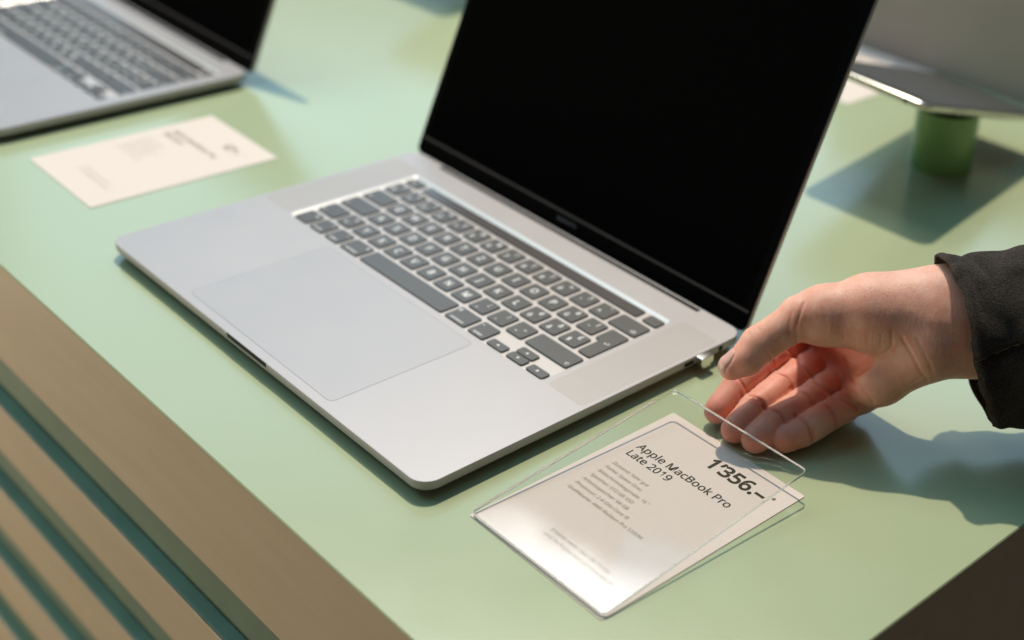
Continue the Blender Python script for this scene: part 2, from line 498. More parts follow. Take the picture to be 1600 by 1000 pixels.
def shape_geo(kind, x, y, s):
    def P(l): return [(x + a * s, y + b * s, 0) for a, b in l]
    if kind == 'left': return (P([(.5, .55), (-.5, 0), (.5, -.55)]), [(0, 1, 2)])
    if kind == 'right': return (P([(-.5, .55), (-.5, -.55), (.5, 0)]), [(0, 1, 2)])
    if kind == 'up': return (P([(-.55, -.5), (.55, -.5), (0, .5)]), [(0, 1, 2)])
    if kind == 'down': return (P([(-.55, .5), (0, -.5), (.55, .5)]), [(0, 1, 2)])
    if kind == 'shift':
        o = [(0, .7), (-.75, 0), (-.35, 0), (-.35, -.6), (.35, -.6), (.35, 0), (.75, 0)]
        q = [(a * .66, b * .66) for a, b in o]
        n = len(o)
        return (P(o + q), [(i, (i + 1) % n, n + (i + 1) % n, n + i) for i in range(n)])
    if kind == 'caps':
        v1, f1 = shape_geo('shift', x, y + .15 * s, s)
        o = len(v1); v2 = P([(-.35, -.85), (.35, -.85), (.35, -.65), (-.35, -.65)])
        return (v1 + v2, f1 + [(o, o + 1, o + 2, o + 3)])
    if kind == 'return':
        o = []
        for i in range(9):
            a = R(90 - 180 * i / 8); o.append((.35 + .38 * math.cos(a), .0 + .38 * math.sin(a)))
        for i in range(9):
            a = R(-90 + 180 * i / 8); o.append((.35 + .2 * math.cos(a), .0 + .2 * math.sin(a)))
        v = P(o); f = [(i, i + 1, 16 - i, 17 - i) for i in range(8)]
        k = len(v)
        v += P([(.35, .2), (.35, .38), (-.1, .38), (-.1, .2)]); f.append((k, k + 1, k + 2, k + 3)); k += 4
        v += P([(.35, -.38), (.35, -.2), (-.4, -.2), (-.4, -.38)]); f.append((k, k + 1, k + 2, k + 3)); k += 4
        v += P([(-.4, .1), (-.4, -.68), (-.9, -.29)]); f.append((k, k + 1, k + 2))
        return (v, f)
    if kind == 'back':
        o = [(-.9, 0), (-.35, -.55), (.8, -.55), (.8, .55), (-.35, .55)]
        q = [(-.66, 0), (-.26, -.38), (.62, -.38), (.62, .38), (-.26, .38)]
        n = 5
        v = P(o + q); f = [(i, (i + 1) % n, n + (i + 1) % n, n + i) for i in range(n)]
        k = len(v); v += P([(0, .25), (-.08, .17), (.34, -.25), (.42, -.17)]); f.append((k, k + 1, k + 2, k + 3))
        k = len(v); v += P([(0, -.25), (.42, .17), (.34, .25), (-.08, -.17)]); f.append((k, k + 1, k + 2, k + 3))
        return (v, f)
    if kind == 'tab':
        v = P([(-.8, .09), (-.8, -.09), (.2, -.09), (.2, .09), (.15, .45), (.15, -.45), (.7, 0), (.72, .45), (.72, -.45), (.88, -.45), (.88, .45)])
        return (v, [(0, 1, 2, 3), (4, 5, 6), (7, 8, 9, 10)])
    return ([], [])

def T(s, x, y, h, anchor='C', bold=0.022):
    v, f, w = text_geo(s, bold, 2)
    q = v * h
    if anchor == 'C': q = q - np.array([w * h / 2, 0, 0])
    if anchor == 'R': q = q - np.array([w * h, 0, 0])
    q = q + np.array([x, y, 0])
    return ([tuple(a) for a in q], f)

# legends: list of (geo functions) per key, in key-local metres
H1 = 0.0052; H2 = 0.0038
def leg1(c): return [T(c, 0, -H1 / 2, H1)]
def leg2(lo, up):   # shifted sign above, main sign below
    return [T(lo, -0.0022, -0.0046, H2), T(up, 0.0022, 0.0016, H2)]
def legmod(word, sym, w, right=False):
    a = []
    if sym: a.append(T(sym, (-(w / 2 - .0028) if right else (w / 2 - .0028)), .0028, .0026))
    a.append(T(word, 0 if not right else 0, -.0058, .0019, 'C', .02))
    return a

U = lambda n_: KP * n_ - KG
def layout():
    """yield (x_units_left, width_units, row, legend geo)"""
    K = []
    def row(r, specs):
        x = 0
        for w, lg in specs:
            K.append((x, w, r, lg)); x += w
    row(4, [(1, leg2("§", "°"))] + [(1, leg2(a, b)) for a, b in zip("1234567890", "+\"*ç%&/()=")] +
        [(1, leg2("'", "?")), (1, leg2("^", "`")), (1.5, [shape_geo('back', .0075, -.0035, .0024)])])
    row(3, [(1.5, [shape_geo('tab', -.0085, -.0035, .0022)])] + [(1, leg1(c)) for c in "QWERTZUIOP"] + [(1, leg2("ü", "è")), (1, leg2("¨", "!"))])
    row(2, [(1.75, [shape_geo('caps', -.0115, -.0035, .0018)])] + [(1, leg1(c)) for c in "ASDFGHJKL"] + [(1, leg2("ö", "é")), (1, leg2("ä", "à")), (1, leg2("$", "£"))])
    row(1, [(1.25, [shape_geo('shift', -.007, -.0038, .002)]), (1, leg2("<", ">"))] + [(1, leg1(c)) for c in "YXCVBNM"] +
        [(1, leg2(",", ";")), (1, leg2(".", ":")), (1, leg2("-", "_")), (2.25, [shape_geo('shift', .0165, -.0038, .0022)])])
    row(0, [(1, [T("fn", .0045, .0025, .0026)]), (1, legmod("control", "^", U(1))), (1, legmod("option", "~", U(1))), (1.25, legmod("command", "#", U(1.25))),
            (5, []), (1.25, legmod("command", "#", U(1.25), True)), (1, legmod("option", "~", U(1), True))])
    return K
_leg_cache = {}

def laptop(label, loc, W, D, kx, ky, tp, group, ports=True, screen_text=True):
    root = thing("laptop", label, "laptop", loc, group)
    H = 0.0115
    hw = W / 2
    cr = 0.0115
    # base shell: side wall, tapered underside, top deck with the keyboard opening
    n = 8
    def ring(d, z): return [(x, y, z) for x, y in inset_rr(-hw, hw, 0, D, cr, d, n)]
    body = loft([ring(.020, .0018), ring(.011, .0026), ring(.005, .0036), ring(.0016, .0048), ring(.0004, .0058), ring(0, .0068), ring(0, H - .0004), ring(.00035, H)], True, False)
    kx0, kx1, ky0, ky1 = -kx, kx, ky, ky + 0.1083
    deck = ringplate(inset_rr(-hw, hw, 0, D, cr, .00035, n), rr(kx0, kx1, ky0, ky1, .0035, n), H)
    ow = rr(kx0, kx1, ky0, ky1, .0035, n); iw = rr(kx0 + .0026, kx1 - .0009, ky0 + .0009, ky1 - .0026, .0022, n)
    wall = loft([[(x, y, H - .0014) for x, y in iw], [(x, y, H) for x, y in ow]], False, False)
    wall.flip_normals()
    bm = bmesh.new()
    for me in (body, deck):
        bm.from_mesh(me)
    bmesh.ops.remove_doubles(bm, verts=bm.verts, dist=1e-6)
    bme = bpy.data.meshes.new("base"); bm.to_mesh(bme); bm.free()
    base = link("base", smooth(bme, 35), M_alu, root)
    link("keyboard_rim", wall, M_rim, root)
    tray = bpy.data.meshes.new("tray")
    tray.from_pydata([(x, y, H - .0014) for x, y in iw], [], [tuple(range(len(iw)))])
    link("keyboard_tray", tray, M_alu_tray, root)
    # rubber feet
    for sx in (-1, 1):
        for yy in (0.03, D - 0.03):
            c = [(sx * (hw - .035) + .008 * math.cos(R(a)), yy + .008 * math.sin(R(a))) for a in range(0, 360, 24)]
            link("rubber_foot", loft([[(x, y, 0) for x, y in c], [(x, y, .0022) for x, y in c]]), M_black, base)
    # speaker grilles beside the keyboard
    gm = min(.0315, hw - kx - .006)
    for sx in (-1, 1):
        if gm < .012: break
        xa = sx * (kx + .0042); xb = sx * (kx + .0042 + gm)
        x0, x1 = min(xa, xb), max(xa, xb)
        link("speaker_grille", slab(x0, x1, ky0 + .001, ky1 + .006, H, H + .00005, .003, .00002, 4), M_grille, root)
    # track pad
    tw, ty0, ty1 = tp
    link("trackpad", slab(-tw, tw, ty0, ty1, H, H + .00006, .0042, .00002, 6), M_pad, root)
    link("trackpad_seam", ringplate(rr(-tw - .0003, tw + .0003, ty0 - .0003, ty1 + .0003, .0045, 6), rr(-tw, tw, ty0, ty1, .0042, 6), H + .00004), M_seam, root)
    # finger notch in front lip
    bt = slab(-.0235, .0235, 0, .0046, 0, .0030, .0022, .0002, 4)
    nm = [(v.co.x, -.00012 + v.co.y * .22, H - .0031 + v.co.z) for v in bt.vertices]
    for v, c in zip(bt.vertices, nm): v.co = c
    link("opening_notch", bt, M_hinge, root)
    # keys
    left = kx0 + .0030; front = ky0 + .0021
    ztop = H - .0003
    def put_key(xc, yc, me, legend, ck):
        k = link("key", me, None, root, (xc, yc, ztop))
        if legend:
            if ck not in _leg_cache:
                lm = merge_geo(legend); lm.materials.append(M_legend); _leg_cache[ck] = lm
            link("legend", _leg_cache[ck], None, k, (0, 0, .00006))
        return k
    for i, (x, w, r_, lg) in enumerate(layout()):
        wd = U(w); dp = RP - KG
        put_key(left + x * KP + wd / 2, front + r_ * RP + dp / 2, key_mesh(wd, dp), lg, ('k', i))
    # ISO return key
    wd = U(1.0); dp = 2 * RP - KG
    xr = left + 13.5 * KP
    put_key(xr + wd / 2, front + 2 * RP + dp / 2, key_mesh(wd, dp, True), [shape_geo('return', .0035, .002, .0024)], 'ret')
    # arrow keys
    hd = (RP - KG) / 2 - .0003
    ws = U(1)
    for nm_, xu, yo in (('left', 11.5, 0), ('up', 12.5, 1), ('down', 12.5, 0), ('right', 13.5, 0)):
        yc = front + hd / 2 + yo * (hd + .0006)
        put_key(left + xu * KP + ws / 2, yc, key_mesh(ws, hd), [shape_geo(nm_, 0, 0, .0021)], nm_)
    # top row
    ytr = front + 5 * RP; dtr = .0094
    put_key(left + U(1) / 2, ytr + dtr / 2, key_mesh(U(1), dtr), [T("esc", -.002, -.001, .0022)], 'esc')
    xw = 12.5 * KP - .004
    tb = slab(-xw / 2, xw / 2, -dtr / 2, dtr / 2, -.0015, 0, .0014, .0002, 3)
    link("touch_strip", tb, M_touch, root, (left + U(1.1) + .003 + xw / 2, ytr + dtr / 2, ztop))
    put_key(left + 14.5 * KP - KG - U(.86) / 2, ytr + dtr / 2, key_mesh(U(.86), dtr), [], 'tid')
    # ports on the right flank
    if ports:
        for (y0, y1, z0, z1) in ((.1925, .2010, .0068, .0096), (.2228, .2268, .0064, .0104)):
            pm = slab(y0, y1, z0, z1, 0, .0006, (z1 - z0) / 2 * .98, .0001, 5)
            for v in pm.vertices:
                a, b, c = v.co; v.co = (hw - .0005 + c * 1.05, a, b)
            link("port", pm, M_black, root)
    # lid
    LH = D - .0035
    lid = bpy.data.objects.new("lid", None); COL.objects.link(lid); lid.parent = root
    lid.empty_display_size = 0.01
    lid.location = (0, D - .0003, H - .0012)
    lid.rotation_euler = (R(90 - 25), 0, 0)   # local y runs up the lid, local z faces the user
    t0 = -.0046
    lr = (.006, .006, .010, .010)
    def lring(d, z): return [(x, y, z) for x, y in rr(-hw + d, hw - d, .0006 + d, LH - d, tuple(max(q - d, .0003) for q in lr), 8)]
    sh = loft([lring(.004, t0), lring(.0012, t0 + .0004), lring(.0003, t0 + .0012), lring(0, t0 + .0022), lring(0, -.0006), lring(.0003, -.0002)], True, True)
    link("lid_shell", smooth(sh, 30), M_alu, lid)
    link("gasket", ringplate([(x, y) for x, y, z in lring(.0003, 0)], [(x, y) for x, y, z in lring(.0013, 0)], -.00005), M_black, lid)
    gl = loft([lring(.0013, -.0002), lring(.0013, .0001), lring(.0016, .00025)], False, True)
    link("screen_bezel", gl, M_bezel, lid)
    dsp = slab(-hw + .0075, hw - .0075, .0150, LH - .009, .00025, .00030, .001, .00001, 3)
    link("display", dsp, M_screen, lid)
    link("display_edge", slab(-hw + .003, hw - .003, .0131, .0149, .00026, .00034, .0002, .00002, 2), M_bezel_line, lid)
    if screen_text:
        tm = text_mesh([("MacBook Pro", 0, .0072, .0028, .0205, .01, 'C')])
        link("bezel_print", tm, M_bezel_text, lid, (0, 0, .00032))
    # hinge barrel in the rear cut-out
    hb = []
    nx = hw - .038
    for x in (-nx, nx):
        hb.append([(x, D - .0036 + .0034 * math.cos(R(a)), H - .0024 + .0030 * math.sin(R(a))) for a in range(0, 360, 20)])
    link("hinge", smooth(loft([[(x, y, z) for x, y, z in r_] for r_ in hb], True, True), 40), M_hinge, root)
    return root

laptop("large silver laptop, open with black screen, beside the lifted clear plate", (0, 0, 0), 0.3579, 0.2466, 0.1399, 0.1117,
       (0.0812, 0.0069, 0.1060), "laptops on the table")
laptop("smaller silver laptop cut off by the top left corner, behind the cream card", (-0.5505, 0.0085, 0), 0.3041, 0.2190, 0.1385, 0.0905,
       (0.067, 0.005, 0.0855), "laptops on the table", ports=False, screen_text=False)

# ------------------------------------------------------------------ plug in the laptop's right flank
plug = thing("cable_plug", "small silver plug sticking out of the large laptop's right side", "plug", (0.179, 0.2080, 0.0))
pm = slab(-.0052, .0052, -.0030, .0026, 0, .0052, .0011, .0004, 4)
for v in pm.vertices:
    a, b, c = v.co; v.co = (.0002 + c, a, .0088 + b)
link("plug_body", smooth(pm, 40), M_steel, plug)
pm = slab(-.0036, .0036, -.0022, .0006, 0, .0042, .0006, .0003, 3)
for v in pm.vertices:
    a, b, c = v.co; v.co = (.0004 + c, a, .0056 + b)
link("plug_clip", smooth(pm, 40), M_steel, plug)

# ------------------------------------------------------------------ price cards
def card(label, x0, y0, w, h, rot, lines, group="price cards"):
    root = thing("price_card", label, "price card", (x0, y0, 0), group, rot)
    link("card_sheet", slab(0, w, 0, h, 0.0001, 0.0005, .0012, .00005, 3), M_paper, root)
    for (items, mat) in lines:
        tm = text_mesh(items)
        link("printed_line", tm, mat, root, (0, 0, .00056))
    return root

X0, Y0 = 0.2020, 0.0130
def L_(s, x, y, h, w, bold): return (s, x - X0, y - Y0, h, w, bold, 'L')
main_lines = [
    ([L_("1’356.–", .2500, .1385, .0094, .0432, .030)], M_ink),
    ([L_("*", .2958, .1425, .0042, None, .005)], M_ink),
    ([L_("Apple MacBook Pro", .2136, .1202, .0054, .0726, .014)], M_ink),
    ([L_("Late 2019", .2136, .1117, .0054, .0345, .014)], M_ink),
]
for i, s in enumerate(["Zustand: Sehr gut", "Farbe: Space Grau", "Bildschirmdiagonale: 16 \"", "Speicher: 512 GB SSD", "Arbeitsspeicher: 64 GB",
                       "Prozessor: 2.4 GHz Core i9", "Grafikkarte: AMD Radeon Pro 5300M"]):
    main_lines.append(([L_("·", .2138, .1000 - i * .00545, .0024, None, 0), L_(s, .2160, .1000 - i * .00545, .00245, None, 0)], M_ink_l))
for i, s in enumerate(["Erfahre mehr über die Preise", "und Verfügbarkeit auf revendo.ch"]):
    main_lines.append(([L_(s, .2385, .0372 - i * .0048, .0024, None, 0)], M_ink_l))
card("cream price card reading 1’356, under the clear plate by the hand", X0, Y0, .1048, .1478, R(-0.4), main_lines)

def small_lines(price, title):
    return [([(price, .062, .124, .0075, .021, .022, 'L')], M_ink_l), ([("*", .0875, .127, .003, None, 0, 'L')], M_ink_l),
            ([(title, .012, .1075, .0048, .067, .012, 'L')], M_ink_l), ([("Mid 2019", .012, .0995, .0048, .028, .012, 'L')], M_ink_l)] + \
           [([("· " + s, .0118, .086 - i * .0049, .0022, None, -.004, 'L')], M_ink_f) for i, s in enumerate(
               ["Zustand: Sehr gut", "Farbe: Space Grau", "Bildschirmdiagonale: 13 \"", "Speicher: 256 GB SSD", "Arbeitsspeicher: 8 GB", "Prozessor: 1.4 GHz Core i5"])] + \
           [([(s, .036, .026 - i * .0048, .0022, None, -.004, 'L')], M_ink_f) for i, s in enumerate(["Erfahre mehr über die Preise", "und Verfügbarkeit auf revendo.ch"])]
card("blurred cream price card lying between the two laptops", -0.3585, 0.0200, .1060, .1475, R(-0.7), small_lines("624.–", "Apple MacBook Pro"))
card("cream price card showing only a corner between laptop lid and tablet", -0.158, 0.632, .105, .148, R(0), small_lines("324.–", "Apple iPad mini"))

# ------------------------------------------------------------------ clear acrylic plate, lifted at the far end
PT = 0.0021
plate = bpy.data.meshes.new("plate")
pw, pl, prr, bv = .1045, .1480, .0035, .00025
o_ = rr(0, pw, 0, pl, prr, 6); i_ = inset_rr(0, pw, 0, pl, prr, bv, 6)
pme = loft([[(x, y, 0) for x, y in i_], [(x, y, bv) for x, y in o_], [(x, y, PT - bv) for x, y in o_], [(x, y, PT) for x, y in i_]])
pme.materials.append(M_acr); pme.materials.append(M_acr_edge)
for f in pme.polygons:
    f.material_index = 0 if abs(f.normal.z) > .9 else 1
po = link("clear_plate", pme, None, None, (.2022, .0140, .0007))
po.rotation_euler = (R(5.75), 0, 0)
tag(po, "clear acrylic plate lifted at one end off the cream price card", "acrylic plate")

# ------------------------------------------------------------------ tablet on a green column (and one more out of view that shades the table)
def tablet_set(ox, oy, lab_t, lab_s):
    st = thing("tablet_stand", lab_s, "stand", (.082 + ox, .592 + oy, 0), "tablet stands")
    rad = .0265
    def circ(r_, z): return [(r_ * math.cos(R(a)), r_ * math.sin(R(a)), z) for a in range(0, 360, 10)]
    link("column", smooth(loft([circ(rad, 0), circ(rad, .051)]), 40), M_column, st)
    link("mounting_disc", smooth(loft([circ(rad * .8, .0505), circ(rad * .8, .054)]), 40), M_black, st)
    tw, tl = .122, .203
    t = thing("tablet", lab_t, "tablet", (.131 - tw / 2 + ox, .486 + oy, .0955), "tablets on stands")
    t.rotation_euler = (R(-17), R(2.0), R(1.5))
    def tr_(d, z): return [(x, y, z) for x, y in inset_rr(-tw / 2, tw / 2, 0, tl, .011, d, 6)]
    link("tablet_shell", smooth(loft([tr_(.005, -.0062), tr_(.002, -.0058), tr_(.0004, -.0042), tr_(0, -.0028), tr_(0, -.0006), tr_(.0006, -.0001)]), 35), M_tab_alu, t)
    link("tablet_glass", loft([tr_(.0007, -.0001), tr_(.0008, .0002)], False, True), M_tab_glass, t)
    link("tablet_display", slab(-tw / 2 + .0065, tw / 2 - .0065, .021, tl - .021, .0002, .00028, .0006, .00002, 2), M_tab_disp, t)
    jk = slab(-.002, .002, -.0018, .0018, 0, .0004, .0017, .0001, 5)
    for v in jk.vertices:
        a, b, c = v.co; v.co = (tw / 2 - .020 + a, -.0003 - c * .3, -.003 + b)
    link("headphone_jack", jk, M_black, t)
    for yy in (.046, .058):
        vb = slab(-.005, .005, -.0012, .0012, 0, .0007, .001, .0002, 4)
        for v in vb.vertices:
            a, b, c = v.co; v.co = (tw / 2 - .0001 + c, yy + a, -.003 + b)
        link("volume_button", vb, M_tab_alu, t)
tablet_set(0, 0, "dark grey tablet tilted on the green column at top right", "short green column carrying the dark tablet at top right")
tablet_set(-.612, .013, "tablet just beyond the top edge, casting the teal shadow", "green column beyond the top edge, under the unseen tablet")

# grey screen standing behind the tablet
scr = thing("display_screen", "plain grey screen standing behind the tilted tablet, cut off at top right", "screen", (.03, .772, 0))
scr.rotation_euler = (R(90 - 8), 0, R(1.5))
def sr_(d, z): return [(x, y, z) for x, y in inset_rr(-.22, .22, .0002, .150, .008, d, 6)]
link("screen_shell", smooth(loft([sr_(.001, -.008), sr_(0, -.007), sr_(0, -.001), sr_(.0006, 0)]), 35), M_screen_grey, scr)
link("screen_face", slab(-.213, .213, .008, .143, 0, .0004, .003, .0001, 4), M_screen_grey, scr)

# ------------------------------------------------------------------ the person's right hand and sleeve
# local frame (mm): X along the forearm away from the fingers, Y to the thumb side, Z out of the palm
HO = Vector((0.3089877, 0.2564506, 0.0723978))
HM = Matrix(((0.71581082, 0.69474816, 0.07028416), (-0.40525208, 0.33134081, 0.85204696), (0.56867005, -0.63838724, 0.51872547))).transposed()
person = thing("person", "hand and forearm in a dark sleeve reaching to lift the clear plate", "person", (0, 0, 0))
person.matrix_world = Matrix.Translation(HO) @ HM.to_4x4()

FINGERS = {
    'index':  [(-67.2, -3.4, -70.0, 10.5), (-94.0, -20.6, -45.0, 9.3), (-110.2, -35.0, -32.0, 8.6), (-121.8, -48.6, -24.5, 7.5)],
    'middle': [(-55.8, -16.8, -64.0, 10.5), (-83.6, -35.6, -36.5, 9.6), (-99.4, -46.9, -22.5, 8.9), (-111.4, -58.7, -12.5, 7.9)],
    'ring':   [(-45.9, -29.8, -52.0, 10.2), (-72.0, -45.4, -28.0, 9.3), (-88.0, -54.7, -14.5, 8.7), (-99.8, -64.0, -5.0, 7.9)],
    'pinky':  [(-35.9, -40.7, -36.0, 9.4), (-58.6, -52.2, -20.0, 8.6), (-72.0, -59.6, -11.0, 8.3), (-83.2, -63.8, -7.0, 7.8)],
}
THUMB = [(-61.0, 7.0, -6.0, 17.0), (-74.0, 5.6, -4.0, 12.6), (-97.0, -9.4, -4.0, 10.6), (-113.0, -22.2, -4.0, 7.9)]

H = 0.85
lo = np.array([-134.0, -78.0, -86.0]); hi = np.array([66.0, 44.0, 26.0])
nx, ny, nz_ = [int(math.ceil((hi[i] - lo[i]) / H)) + 1 for i in range(3)]
gx = (lo[0] + H * np.arange(nx, dtype=np.float32))[:, None, None]
gy = (lo[1] + H * np.arange(ny, dtype=np.float32))[None, :, None]
gz = (lo[2] + H * np.arange(nz_, dtype=np.float32))[None, None, :]

def cone(a, b):
    ax, ay, az, ra = a; bx, by, bz, rb = b
    dx, dy, dz = bx - ax, by - ay, bz - az
    L2 = dx * dx + dy * dy + dz * dz
    t = ((gx - ax) * np.float32(dx) + (gy - ay) * np.float32(dy) + (gz - az) * np.float32(dz)) / np.float32(L2)
    np.clip(t, 0, 1, out=t)
    d = np.sqrt((gx - ax - t * np.float32(dx)) ** 2 + (gy - ay - t * np.float32(dy)) ** 2 + (gz - az - t * np.float32(dz)) ** 2)
    d -= np.float32(ra) + t * np.float32(rb - ra)
    return d

def smin(a, b, k):
    h = np.maximum(np.float32(k) - np.abs(a - b), 0) / np.float32(k)
    return np.minimum(a, b) - h * h * np.float32(k * 0.25)

def lerp(a, b, t): return tuple(a[i] + (b[i] - a[i]) * t for i in range(len(a)))
def vadd(a, o, r): return (a[0] + o[0], a[1] + o[1], a[2] + o[2], r)

WR = (4.6, 16.0, -7.0, 18.5); WU = (3.6, -12.0, -1.0, 17.0)
palm = cone(WR, (75.0, 19.5, -12.0, 23.5))
palm = smin(palm, cone(WU, (75.0, -8.0, -5.0, 22.0)), 16)
palm = smin(palm, cone((4, 2, -4, 19), (75, 5, -8, 24)), 10)
carp = {'index': (-8.0, 14.0, -12.0, 14.0), 'middle': (-7.0, 4.0, -11.0, 14.0), 'ring': (-6.0, -5.0, -8.0, 13.5), 'pinky': (-5.0, -14.0, -5.0, 13.5)}
for f in carp:
    m_ = FINGERS[f][0]
    palm = smin(palm, cone(carp[f], (m_[0], m_[1], m_[2], m_[3])), 9)
# hypothenar
palm = smin(palm, cone((-4.0, -14.0, 1.0, 15.5), (-27.0, -30.0, -12.0, 14.0)), 8)
palm = smin(palm, cone((-27.0, -30.0, -12.0, 14.0), (-36.0, -38.5, -30.0, 10.5)), 6)
# web to the index side
palm = smin(palm, cone((-40.0, 8.0, -22.0, 15.0), (-62.0, 3.0, -50.0, 9.0)), 8)
palm = smin(palm, cone((-66.0, 5.0, -14.0, 8.0), (-66.0, 1.0, -58.0, 7.5)), 6)
# hollow of the palm
def smax(a, b, k): return -smin(-a, -b, k)
palm = smax(palm, -cone((-40.0, -15.0, -9.0, 11.0), (-64.0, -26.0, -38.0, 11.0)), 5)
# thenar mass
palm = smin(palm, cone((-18.0, 9.0, -7.0, 19.5), (-36.0, 8.0, -6.0, 20.5)), 7)
palm = smin(palm, cone((-40.0, 8.0, -6.0, 20.5), THUMB[0]), 4)
palm = smin(palm, cone((-28.0, 11.0, -7.0, 18.5), (16.0, 14.0, -6.0, 18.5)), 12)
palm = smin(palm, cone((-22.0, 2.0, -4.0, 17.0), (14.0, 0.0, -3.0, 18.5)), 12)

thumb = cone(THUMB[0], THUMB[1])
thumb = smin(thumb, cone(THUMB[1], lerp(THUMB[1], THUMB[2], .55)[:3] + (10.4,)), 3)
thumb = smin(thumb, cone(lerp(THUMB[1], THUMB[2], .55)[:3] + (10.4,), THUMB[2]), 3)
thumb = smin(thumb, cone(THUMB[2], vadd(lerp(THUMB[2], THUMB[3], .55), (1.2, -1.2, 1.0), 9.4)), 4)
thumb = smin(thumb, cone(vadd(lerp(THUMB[2], THUMB[3], .55), (1.2, -1.2, 1.0), 9.4), THUMB[3]), 3)
total = smin(palm, thumb, 5)

PALMN = {}
for f, J in FINGERS.items():
    a, b, c, d = [Vector(q[:3]) for q in J]
    # palmar side of the finger: inner side of the curl
    bend = ((a - b).normalized() + (c - b).normalized() + (b - c).normalized() * 0 + (d - c).normalized() - (c - b).normalized())
    nrm = (Vector((0, 0, 1)) + 0.35 * (a - b).normalized())
    ax_ = (d - b).normalized()
    nrm = (nrm - ax_ * nrm.dot(ax_)).normalized()
    PALMN[f] = nrm
    F_ = cone(J[0], lerp(J[0], J[1], .55)[:3] + (J[1][3] + .2,))
    F_ = smin(F_, cone(lerp(J[0], J[1], .55)[:3] + (J[1][3] + .2,), J[1]), 3)
    F_ = smin(F_, cone(J[1], lerp(J[1], J[2], .5)[:3] + (J[2][3] + .1,)), 3)
    F_ = smin(F_, cone(lerp(J[1], J[2], .5)[:3] + (J[2][3] + .1,), J[2]), 3)
    F_ = smin(F_, cone(J[2], J[3]), 3)
    # finger pads
    for (p0, p1, s0, s1, off, rr_) in ((J[0], J[1], .45, .72, 2.4, J[1][3] - .8), (J[1], J[2], .32, .68, 1.8, J[2][3] - .7), (J[2], J[3], .42, .85, 1.5, J[3][3] - .3)):
        q0 = vadd(lerp(p0, p1, s0), nrm * off, rr_); q1 = vadd(lerp(p0, p1, s1), nrm * off, rr_)
        F_ = smin(F_, cone(q0, q1), 3.0)
    total = np.minimum(total, smin(palm, F_, 2.2))
del palm, thumb

def surface_nets(vol):
    s = vol < 0
    nX, nY, nZ = vol.shape
    cnt = np.zeros((nX - 1, nY - 1, nZ - 1), np.uint8)
    for i in (0, 1):
        for j in (0, 1):
            for k in (0, 1):
                cnt += s[i:nX - 1 + i, j:nY - 1 + j, k:nZ - 1 + k]
    act = (cnt > 0) & (cnt < 8)
    I, J_, K = np.nonzero(act)
    idx = -np.ones(act.shape, np.int64); idx[I, J_, K] = np.arange(len(I))
    acc = np.zeros((len(I), 3)); num = np.zeros(len(I))
    cs = [(i, j, k) for i in (0, 1) for j in (0, 1) for k in (0, 1)]
    for a in cs:
        for b in cs:
            if sum(abs(a[q] - b[q]) for q in range(3)) == 1 and a < b:
                va = vol[I + a[0], J_ + a[1], K + a[2]]; vb = vol[I + b[0], J_ + b[1], K + b[2]]
                m = (va < 0) != (vb < 0)
                t = np.where(m, va / np.where(m, va - vb, 1), 0)
                for q in range(3):
                    acc[:, q] += np.where(m, a[q] + t * (b[q] - a[q]), 0)
                num += m
    P = np.stack([I, J_, K], 1) + acc / num[:, None]
    quads = []
    sl = slice
    for axis in range(3):
        A = s.take(range(0, s.shape[axis] - 1), axis); B = s.take(range(1, s.shape[axis]), axis)
        ch = A != B
        E_ = np.stack(np.nonzero(ch), 1)
        o1, o2 = [(1, 2), (2, 0), (0, 1)][axis]
        ok = (E_[:, o1] > 0) & (E_[:, o2] > 0) & (E_[:, o1] < vol.shape[o1] - 1) & (E_[:, o2] < vol.shape[o2] - 1)
        E_ = E_[ok]
        fl = A[E_[:, 0], E_[:, 1], E_[:, 2]]
        def c(d1, d2):
            q = E_.copy(); q[:, o1] -= d1; q[:, o2] -= d2
            return idx[q[:, 0], q[:, 1], q[:, 2]]
        Q = np.stack([c(1, 1), c(0, 1), c(0, 0), c(1, 0)], 1)
        Q = np.where(fl[:, None], Q, Q[:, ::-1])
        quads.append(Q)
    return P, np.concatenate(quads)

Pv, Qf = surface_nets(total)
Pv = lo[None] + Pv * H
del total
# light smoothing
edg = np.concatenate([Qf[:, [0, 1]], Qf[:, [1, 2]], Qf[:, [2, 3]], Qf[:, [3, 0]]])
deg = np.zeros(len(Pv)); np.add.at(deg, edg[:, 0], 1); np.add.at(deg, edg[:, 1], 1)
def lap(P):
    s_ = np.zeros_like(P); np.add.at(s_, edg[:, 0], P[edg[:, 1]]); np.add.at(s_, edg[:, 1], P[edg[:, 0]])
    return s_ / np.maximum(deg, 1)[:, None]
for _ in range(3):
    Pv = Pv + 0.5 * (lap(Pv) - Pv)
def normals(P):
    n_ = np.zeros_like(P)
    fn = np.cross(P[Qf[:, 2]] - P[Qf[:, 0]], P[Qf[:, 3]] - P[Qf[:, 1]])
    for i in range(4): np.add.at(n_, Qf[:, i], fn)
    return n_ / np.maximum(np.linalg.norm(n_, axis=1, keepdims=True), 1e-9)
Nv = normals(Pv)
disp = np.zeros(len(Pv)); blush = np.zeros(len(Pv)); nail = np.zeros(len(Pv))

